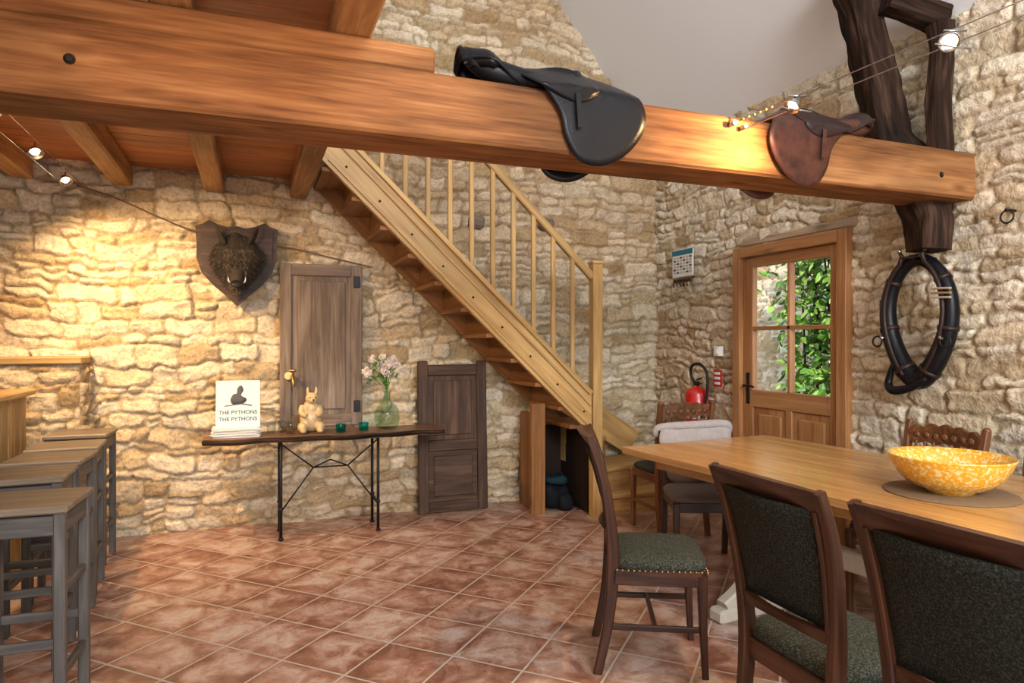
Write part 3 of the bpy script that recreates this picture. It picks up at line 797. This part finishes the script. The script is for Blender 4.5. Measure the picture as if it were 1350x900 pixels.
# ------------------------------------------------------------------ old shutter, old door panel
def panel_door(name,x0,x1,z1,y,mat,hp,tilt=0,hardware=False):
    b=B(); w=x1-x0; s=.085
    def q(a,c,z0,zz,d,t=.03,ch=.006): b.box(((a+c)/2,-d,(z0+zz)/2),(c-a,t,zz-z0),mat,ch=ch)
    q(0,s,0,z1,.0); q(w-s,w,0,z1,0)
    for i,z in enumerate(hp): q(s,w-s,z,z+.09,0)
    for a,c in zip(hp,hp[1:]):
        q(s,w-s,a+.09,c,-.012,.014,.002); q(s+.045,w-s-.045,a+.13,c-.04,-.002,.018,.01)
    if hardware:
        b.box((w-s/2,-.02,z1-.13),(.05,.012,.09),M_IRON); b.box((w-s/2,-.02,.15),(.05,.012,.09),M_IRON)
    return b.obj(name,loc=(x0,y,0),rot=(tilt,0,0))
o=panel_door('weathered_wooden_shutter',.21,.83,1.26,5.42,M_GREYW,[0,1.17],0,True); o.location.z=.74
panel_door('old_dark_door_panel',1.27,1.86,1.24,5.335,M_BROWNW,[0,.50,.60+.52],math.radians(-2.5))
b=B(); b.tube([(.30,5.40,1.14),(.30,5.32,1.14),(.30,5.28,1.10),(.30,5.28,1.06)],.012,M_BRASS,sub=4); b.ball((.30,5.34,1.18),(.03,.012,.012),M_BRASS); b.cyl((.27,5.40,1.14),(.27,5.36,1.14),.03,M_BRASS)
b.obj('brass_wall_tap')

# ------------------------------------------------------------------ hunting trophy shield with furred boar head
b=B(); sx,sy_,szz=-.09,5.38,1.99
half=[(0,.265),(.06,.25),(.13,.27),(.19,.300),(.235,.27),(.285,.255),(.275,.15),(.275,.02),(.24,-.09),(.16,-.18),(.08,-.25),(0,-.33)]
pts=half+[(-x,z) for x,z in reversed(half[1:-1])]
b.prism([(sx+x,sy_,szz+z) for x,z in pts],(0,.03,0),M_SHIELD)
b.prism([(sx+x*.88,sy_-.012,szz+z*.88) for x,z in pts],(0,.015,0),M_SHIELD)
def fl(p): return 1+.10*mnoise.noise(p*2.2)+.04*mnoise.noise(p*7)
def FQ(p):
    k=1.0+.50*p.z if p.z<0.2 else 1.10-.25*(p.z-.2)
    f=fl(p); dpt=.085+.05*(1-abs(p.z)); push=-.07*max(0,-p.z)**1.5*(1 if p.y<0 else 0)
    return Vector((sx+p.x*.175*k*f, sy_-.015+p.y*dpt*f+push, szz-.01+p.z*.215*f))
rings=[]
for i in range(25):
    th=math.pi*i/24
    rings.append([FQ(Vector((max(math.sin(th),.01)*math.cos(2*math.pi*k/40),max(math.sin(th),.01)*math.sin(2*math.pi*k/40),-math.cos(th)))) for k in range(40)])
b.ring(rings,M_FUR,True)
# snout disc, nostrils, tusks, eyes, ears
sn=Vector((sx,sy_-.155,szz-.175)); R=Matrix.Rotation(math.radians(55),3,'X')
b.tube([(sx,sy_-.09,szz-.09),(sx,sy_-.125,szz-.14),tuple(sn)],[.070,.052,.040],M_FUR,seg=18,sub=4)
b.ball(tuple(sn),(.038,.012,.030),M_RUBBER,seg=16,rn=8,R=Matrix.Rotation(math.radians(-35),3,'X'))
for s1 in(-1,1):
    b.tube([(sx+s1*.035,sy_-.12,szz-.165),(sx+s1*.055,sy_-.145,szz-.155),(sx+s1*.058,sy_-.15,szz-.125)],[.007,.006,.001],M_PAPER,seg=8,sub=4)
    b.ball((sx+s1*.062,sy_-.125,szz-.015),.009,M_RUBBER,seg=10,rn=6)
    ep=[(sx+s1*.085,sy_-.06,szz+.12),(sx+s1*.125,sy_-.075,szz+.20),(sx+s1*.145,sy_-.07,szz+.255)]
    b.tube(ep,[.038,.030,.004],M_FUR,seg=12,sub=4,flat=.4)
for i in range(5600):
    a=random.uniform(0,6.28); c=random.uniform(-1,1); r=math.sqrt(1-c*c)
    p=Vector((r*math.cos(a),-abs(r*math.sin(a)),c)); q=FQ(p)
    t=(Vector((p.x*.9,-.10,-.8))+Vector((random.uniform(-.4,.4),random.uniform(-.3,.1),random.uniform(-.3,.3)))).normalized()
    L=random.uniform(.015,.034); w=Vector((random.uniform(-1,1),0,random.uniform(-.3,.3))).normalized()*.0018
    b.add([q-w,q+w,q+p*.006+t*L],[(0,1,2)],M_FUR2 if random.random()<(.42 if abs(p.x)<.45 and p.z<.45 else .10) else M_FUR)
b.obj('boar_head_trophy',origin=(sx,sy_,szz))
b=B(); b.tube([(-1.12,5.42,2.48),(-.9,5.44,2.42),(-.62,5.44,2.30),(-.4,5.45,2.22),(-.05,5.45,2.15),(.3,5.45,2.12),(.6,5.45,2.06),(.92,5.46,2.0)],.005,M_ROPE,seg=8,sub=6); b.obj('wall_cord')
for x,z in((1.80,2.42),(2.45,2.44)):
    b=B(); b.box((x,5.46,z),(.13,.10,.11),M_GREYW,R=RY(.15),ch=.02); b.obj('embedded_timber_block')

# ------------------------------------------------------------------ saddles
def saddle(name,xc,mir,sc,mats,zoff=0):
    MA,MF=mats; b=B(); cy=(BY0+BY1)/2; zt=BZ1+.004
    def T(x,y,z):
        return Vector((xc+mir*x*sc,cy+y*(sc if abs(y)<.13 else 1),zt+z*sc))
    def cr(ks,u):
        for (a,p),(c,q) in zip(ks,ks[1:]):
            if u<=c:
                t=(u-a)/(c-a); t=t*t*(3-2*t); return p+(q-p)*t
        return ks[-1][1]
    hz=[(0,.165),(.12,.158),(.45,.088),(.75,.095),(1,.125)]; wz=[(0,.06),(.05,.11),(.18,.155),(.45,.12),(.7,.07),(.93,.05),(1,.03)]
    NU,NV=28,16; top=[];bot=[]
    for i in range(NU+1):
        u=i/NU
        for j in range(NV+1):
            v=-1+2*j/NV; w=cr(wz,u); zc=cr(hz,u); x=.50*u
            e=.02*(1-min(1,(1-abs(v))*4)) 
            top.append(T(x,w*v,zc-.055*v*v-e)); bot.append(T(x+.01,w*v*.96,zc-.055*v*v-.035-.02*(u<.2)))
    m=len(top);fs=[];W1=NV+1
    for i in range(NU):
        for j in range(NV):
            q=i*W1+j; fs.append((q,q+1,q+W1+1,q+W1)); fs.append((m+q+W1,m+q+W1+1,m+q+1,m+q))
    for i in range(NU):
        for q in(i*W1,i*W1+NV): fs.append((q,q+W1,m+q+W1,m+q))
    for j in range(NV):
        for q in(j,NU*W1+j): fs.append((q,q+1,m+q+1,m+q))
    b.add(top+bot,fs,MA,True)
    ed=[]
    for i in range(NU,-1,-2): ed.append(top[i*W1])
    for j in range(2,NV,2): ed.append(top[j])
    for i in range(0,NU+1,2): ed.append(top[i*W1+NV])
    b.tube(ed,.007*sc,MA,seg=8)
    def T2(x,y,z): return Vector((xc+mir*x*sc,cy+y,zt+z*sc))
    for sy in(-1,1):
        b.tube([T(.02,sy*.07,.09),T(.12,sy*.085,.05),T(.28,sy*.08,.035),T(.45,sy*.075,.045),T(.53,sy*.06,.06)],[.03*sc,.05*sc,.045*sc,.04*sc,.02*sc],MF,seg=12,sub=4)
        hb=(BY1-BY0)/2+.018
        def fm(off,bul):
            def f(x,z,q,t):
                yy=hb if z<.0 else max(hb-z*1.15,.03)
                yy+=off+bul*(1-q*q)+.012*math.sin(x*9)*(z<0)+t
                return T2(x,sy*yy,z)
            return f
        flap=[(.26,.05),(.36,.095),(.50,.115),(.62,.085),(.72,.02),(.765,-.08),(.735,-.17),(.66,-.25),(.56,-.295),(.46,-.28),(.40,-.20),(.37,-.10),(.30,-.01)]
        b.sheet(flap,fm(.004,.014),.007,MF,rings=8)
        b.sheet([(.34,.04),(.5,.07),(.62,.03),(.68,-.06),(.64,-.17),(.55,-.23),(.46,-.2),(.42,-.1),(.36,-.02)],fm(-.012,.0),.006,MF,rings=6)
        skirt=[(.20,.07),(.30,.10),(.42,.125),(.52,.11),(.55,.05),(.53,-.02),(.45,-.055),(.34,-.03),(.25,.01)]
        b.sheet(skirt,fm(.020,.010),.006,MA,rings=6)
        b.bar(T2(.44,sy*(hb+.03),-.02),T2(.45,sy*(hb+.03),-.16),.022*sc,.004,MF,up=(0,1,0))
    b.tube([T(.47,-.085,.05),T(.50,-.05,.10),T(.51,0,.118),T(.50,.05,.10),T(.47,.085,.05)],[.02*sc,.024*sc,.024*sc,.024*sc,.02*sc],MA,seg=10,sub=4)
    return b.obj(name,origin=(xc,cy,zt))
saddle('english_riding_saddle',.78,1,1.0,(M_BLACK,M_BLACK))
saddle('small_riding_saddle',2.94,-1,.97,(M_BROWN2,M_BROWN))

# ------------------------------------------------------------------ horse collar
b=B(); X=3.48; cy,cz=2.675,1.52
def ov(k,n,ry,rz,sh=0):
    a=2*math.pi*k/n; s=math.sin(a);c=math.cos(a)
    w=ry*(1.0+.20*c-.16*c*c)
    return (cy+w*s+sh,cz+rz*c)
n=44
P=[(X,)+ov(k,n,.185,.335) for k in range(n)]
R=[.036+.020*(1-math.cos(2*math.pi*k/n))/2 for k in range(n)]
b.tube(P,R,M_BLACK,seg=14,closed=True)
for k in (6,12,18,26,32,38):
    p=Vector(P[k]); q=Vector(P[(k+1)%n]); t=(q-p).normalized()
    b.tube([p-t*.012,p+t*.012],[R[k]+.005]*2,M_BROWN2,seg=14)
for s1 in(-1,1):
    hp=[]
    for k in range(3,20):
        a=2*math.pi*k/44; s=math.sin(a)*s1; c=math.cos(a); w=.175*(1.0+.20*c-.16*c*c)
        hp.append((X-.046,cy+w*s,cz+.345*c))
    hp=[(X-.048,cy+s1*.075,cz+.385),(X-.048,cy+s1*.06,cz+.360)]+hp
    b.tube(hp,[.009,.012]+[.013]*17,M_BROWN2,seg=8)
    b.ball((X-.048,cy+s1*.077,cz+.39),.013,M_CHROME,seg=10,rn=6)
    q=[(X-.065,cy+s1*.205+.030*math.cos(t),cz-.12+.03*math.sin(t)) for t in [k*math.pi/6 for k in range(12)]]
    b.tube(q,.006,M_IRON,seg=6,closed=True)
    b.ball((X-.06,cy+s1*.178,cz-.10),.014,M_CHROME,seg=10,rn=6)
b.bar((X-.05,cy-.06,cz+.35),(X-.05,cy+.06,cz+.35),.02,.014,M_BROWN2)
for s1 in (0,1,2):
    b.bar((X-.062,cy-.235,cz+.16-.024*s1),(X-.062,cy-.125,cz+.165-.024*s1),.02,.012,M_LINTEL)
b.tube([(X-.04,cy-.08,cz-.32),(X-.05,cy+.0,cz-.375),(X-.05,cy+.11,cz-.40),(X-.03,cy+.16,cz-.36),(X-.03,cy+.13,cz-.25)],[.014,.022,.026,.022,.014],M_BLACK,sub=5)
b.cyl((X+.14,cy,cz+.345),(X-.06,cy,cz+.35),.012,M_IRON)
b.obj('horse_collar',origin=(X,cy,cz))
b=B(); q=[(W-.06,2.25+.032*math.cos(t),2.03+.032*math.sin(t)) for t in [k*math.pi/8 for k in range(16)]]; b.tube(q,.005,M_IRON,seg=6,closed=True); b.cyl((W+.02,2.25,2.065),(W-.07,2.25,2.065),.007,M_IRON); b.obj('iron_wall_ring')
b=B(); b.cyl((W+.02,2.98,1.62),(W-.06,2.98,1.62),.008,M_IRON); b.tube([(W-.055,2.98,1.65),(W-.055,2.98,1.59)],.009,M_IRON); b.obj('iron_wall_hook')

# ------------------------------------------------------------------ calendar, switch, extinguisher
b=B(); xw=W-.065
b.box((xw,4.97,2.09),(.012,.30,.24),M_PAPER); b.box((xw-.007,4.97,2.185),(.004,.30,.045),M_TEALINK,ch=.001)
for r in range(6):
    for c in range(6): b.box((xw-.0075,4.85+.046*c,2.14-.026*r),(.002,.032,.016),M_INK if (r+c)%3==0 else M_CREAMP,ch=.0003)
b.box((xw,4.97,1.94),(.02,.26,.035),M_BROWNW)
for k in range(5): b.tube([(xw-.015,4.87+.05*k,1.94),(xw-.03,4.87+.05*k,1.91),(xw-.02,4.87+.05*k,1.88)],.005,M_IRON,seg=6)
b.box((xw-.02,4.9,1.885),(.01,.02,.06),M_BRASS); b.box((xw-.02,5.02,1.88),(.01,.02,.07),M_CHROME)
b.obj('wall_calendar_key_rack')
b=B(); b.box((W-.03,4.53,1.32),(.05,.07,.08),M_PLASTIC); b.box((W-.057,4.53,1.32),(.008,.04,.05),M_PLASTIC); b.obj('light_switch')
b=B(); b.box((W-.060,4.50,1.10),(.01,.10,.14),M_RED,ch=.001)
for k in range(3): b.box((W-.067,4.50,1.14-.04*k),(.004,.065,.02),M_PAPER,ch=.0005)
b.obj('fire_safety_sign')
b=B(); ex,ey=W-.15,4.66; q=-.075
b.lathe([(0,.58),(.092,.58),(.10,.60),(.10,1.035),(.092,1.06),(.06,1.085),(.028,1.095),(.026,1.11),(.0,1.11)],(ex,ey,q),M_RED,32)
b.lathe([(.1005,.84),(.1015,.84),(.1015,.95),(.1005,.95)],(ex,ey,q),M_PAPER,32)
b.box((ex,ey,1.125+q),(.04,.045,.04),M_IRON); b.bar((ex,ey,1.155+q),(ex-.03,ey-.10,1.175+q),.02,.012,M_IRON); b.bar((ex,ey,1.13+q),(ex-.03,ey-.10,1.13+q),.02,.01,M_IRON)
b.tube([(ex,ey+.02,1.125+q),(ex-.02,ey+.05,1.2+q),(ex-.03,ey+.02,1.27+q),(ex-.03,ey-.08,1.29+q),(ex-.02,ey-.16,1.22+q),(ex-.02,ey-.17,1.08+q),(ex-.03,ey-.14,.95+q)],.012,M_RUBBER,sub=6)
b.cyl((ex-.03,ey-.14,.97+q),(ex-.03,ey-.13,.85+q),.014,M_RUBBER,r1=.02)
b.box((W-.04,ey,.95+q),(.08,.05,.05),M_IRON)
b.obj('fire_extinguisher')

# ------------------------------------------------------------------ cable spotlights
def lamp(b,c,d,r=.034):
    c=Vector(c); d=Vector(d).normalized(); R=d.to_track_quat('Z','Y').to_matrix()
    b.lathe([(.010,-.035),(.016,-.03),(.030,.0),(r,.012),(r+.003,.014),(r,.016),(.026,.004),(.0,-.004)],c,M_CHROME,24,R)
    b.lathe([(0,.0),(.014,.002),(.018,.008),(0,.014)],c,M_BULB,20,R)
b=B()
pA=Vector((2.0,2.44,2.37)); dr=Vector((.53,-.88,.23)); dz=Vector((0,0,-.075))
b.tube([pA,pA+dr*3.0],.0025,M_CHROME,seg=6); b.tube([pA+dz*.3+Vector((.05,0,0)),pA+dr*3.0+dz],.0025,M_CHROME,seg=6)
b.cyl(pA+Vector((0,.01,0)),pA-Vector((0,.03,0)),.012,M_CHROME); b.cyl(pA+Vector((.06,.01,-.01)),pA+Vector((.06,-.03,-.01)),.010,M_CHROME)
for k in range(7):
    q=pA+dr*(.03+k*.024); b.ball(q,(.006,.006,.006),M_BRASS,seg=8,rn=6)
L1=pA+dr*.8+dz*.5; L2=pA+dr*.26+dz*.4
D1=Vector((-.75,-.45,-.55)).normalized(); D2=Vector((-.65,.05,-.75)).normalized()
for L,dd in((L1,D1),(L2,D2)):
    lamp(b,L,dd); b.tube([L+Vector((-.03,0,.035)),L+Vector((.05,-.03,.035))],.004,M_CHROME,seg=6)
    b.tube([L+Vector((-.05,.02,-.01)),L+Vector((.06,-.04,-.035))],.004,M_CHROME,seg=6)
b.obj('cable_spotlight_rail')
b=B()
b.tube([(-1.10,5.42,2.50),(-1.08,2.73,2.50)],.0025,M_CHROME,seg=6); b.tube([(-1.16,5.42,2.44),(-1.15,2.73,2.44)],.0025,M_CHROME,seg=6)
LL=[Vector((-1.12,5.12,2.45)),Vector((-1.11,4.42,2.45)),Vector((-1.09,3.68,2.45))]
DL=[Vector((.4,-.5,-.7)).normalized(),Vector((.35,-.5,-.7)).normalized(),Vector((.4,-.5,-.7)).normalized()]
for L,dd in zip(LL,DL): lamp(b,L,dd,.038); b.tube([L+Vector((0,0,.05)),L+Vector((0,0,-.01))],.004,M_CHROME,seg=6)
b.obj('cable_spotlight_rail')

# ------------------------------------------------------------------ lights
def light(name,kind,loc,energy,color,target=None,**kw):
    l=bpy.data.lights.new(name,kind); l.energy=energy; l.color=color
    for k,v in kw.items(): setattr(l,k,v)
    o=bpy.data.objects.new(name,l); o.location=loc
    if target is not None: o.rotation_euler=(Vector(target)-Vector(loc)).to_track_quat('-Z','Y').to_euler()
    COL.objects.link(o); return o
WARM=(1,.58,.25); WARM2=(1,.65,.33)
sa=LL[0]+DL[0]*.03; sb=LL[1]+DL[1]*.03; sc_=LL[2]+DL[2]*.03
light('spot_left_a','SPOT',tuple(sa),48,WARM2,(-.75,5.45,.9),spot_size=math.radians(130),spot_blend=1,shadow_soft_size=.012)
light('spot_left_b','SPOT',tuple(sb),175,WARM2,(-.60,5.5,1.15),spot_size=math.radians(110),spot_blend=1,shadow_soft_size=.012)
light('spot_left_c','SPOT',tuple(sc_),150,WARM2,(-.1,5.2,.8),spot_size=math.radians(110),spot_blend=1,shadow_soft_size=.012)
ra=L2+D2*.035; rb=L1+D1*.035
light('spot_right_a','SPOT',tuple(ra),80,WARM,tuple(ra+Vector((-.40,.42,-.35))),spot_size=math.radians(150),spot_blend=.9,shadow_soft_size=.010)
light('spot_right_b','SPOT',tuple(rb),100,WARM,tuple(rb+D1),spot_size=math.radians(140),spot_blend=.9,shadow_soft_size=.010)
light('unseen_room_pendant','POINT',(-.2,1.2,2.35),20,WARM,shadow_soft_size=.05)  # warm point light for unseen overhead pendants, no fitting built
DAY=(.95,.97,1.0)
light('daylight_window_low','AREA',(-.65,YF+.05,1.55),55,DAY,(-.4,5,1.0),shape='RECTANGLE',size=1.8,size_y=1.5)
light('daylight_window_low2','AREA',(2.05,YF+.05,1.55),85,DAY,(2.4,5,1.6),shape='RECTANGLE',size=1.8,size_y=1.5)
light('daylight_window_high','AREA',(.8,YF+.05,3.8),370,DAY,(2.6,5,3.2),shape='RECTANGLE',size=2.1,size_y=1.5)
light('sun','SUN',(0,0,10),7,(1,.95,.86),(.35*5,.6*5,10-.8*5),angle=math.radians(1))
w=bpy.data.worlds.new('world'); scene.world=w; w.use_nodes=True
bg=w.node_tree.nodes['Background']; bg.inputs[0].default_value=(.82,.89,1.0,1); bg.inputs[1].default_value=1.6

# ------------------------------------------------------------------ camera
cam=bpy.data.cameras.new('camera'); cam.sensor_width=36; cam.lens=36*885/1350; cam.clip_start=.05
co=bpy.data.objects.new('camera',cam); co.location=(0,0,1.4); co.rotation_euler=(math.radians(90),0,-math.radians(21.3)); COL.objects.link(co)
scene.camera=co
scene.view_settings.view_transform='Standard'
scene.view_settings.look='None'
scene.view_settings.exposure=0.0
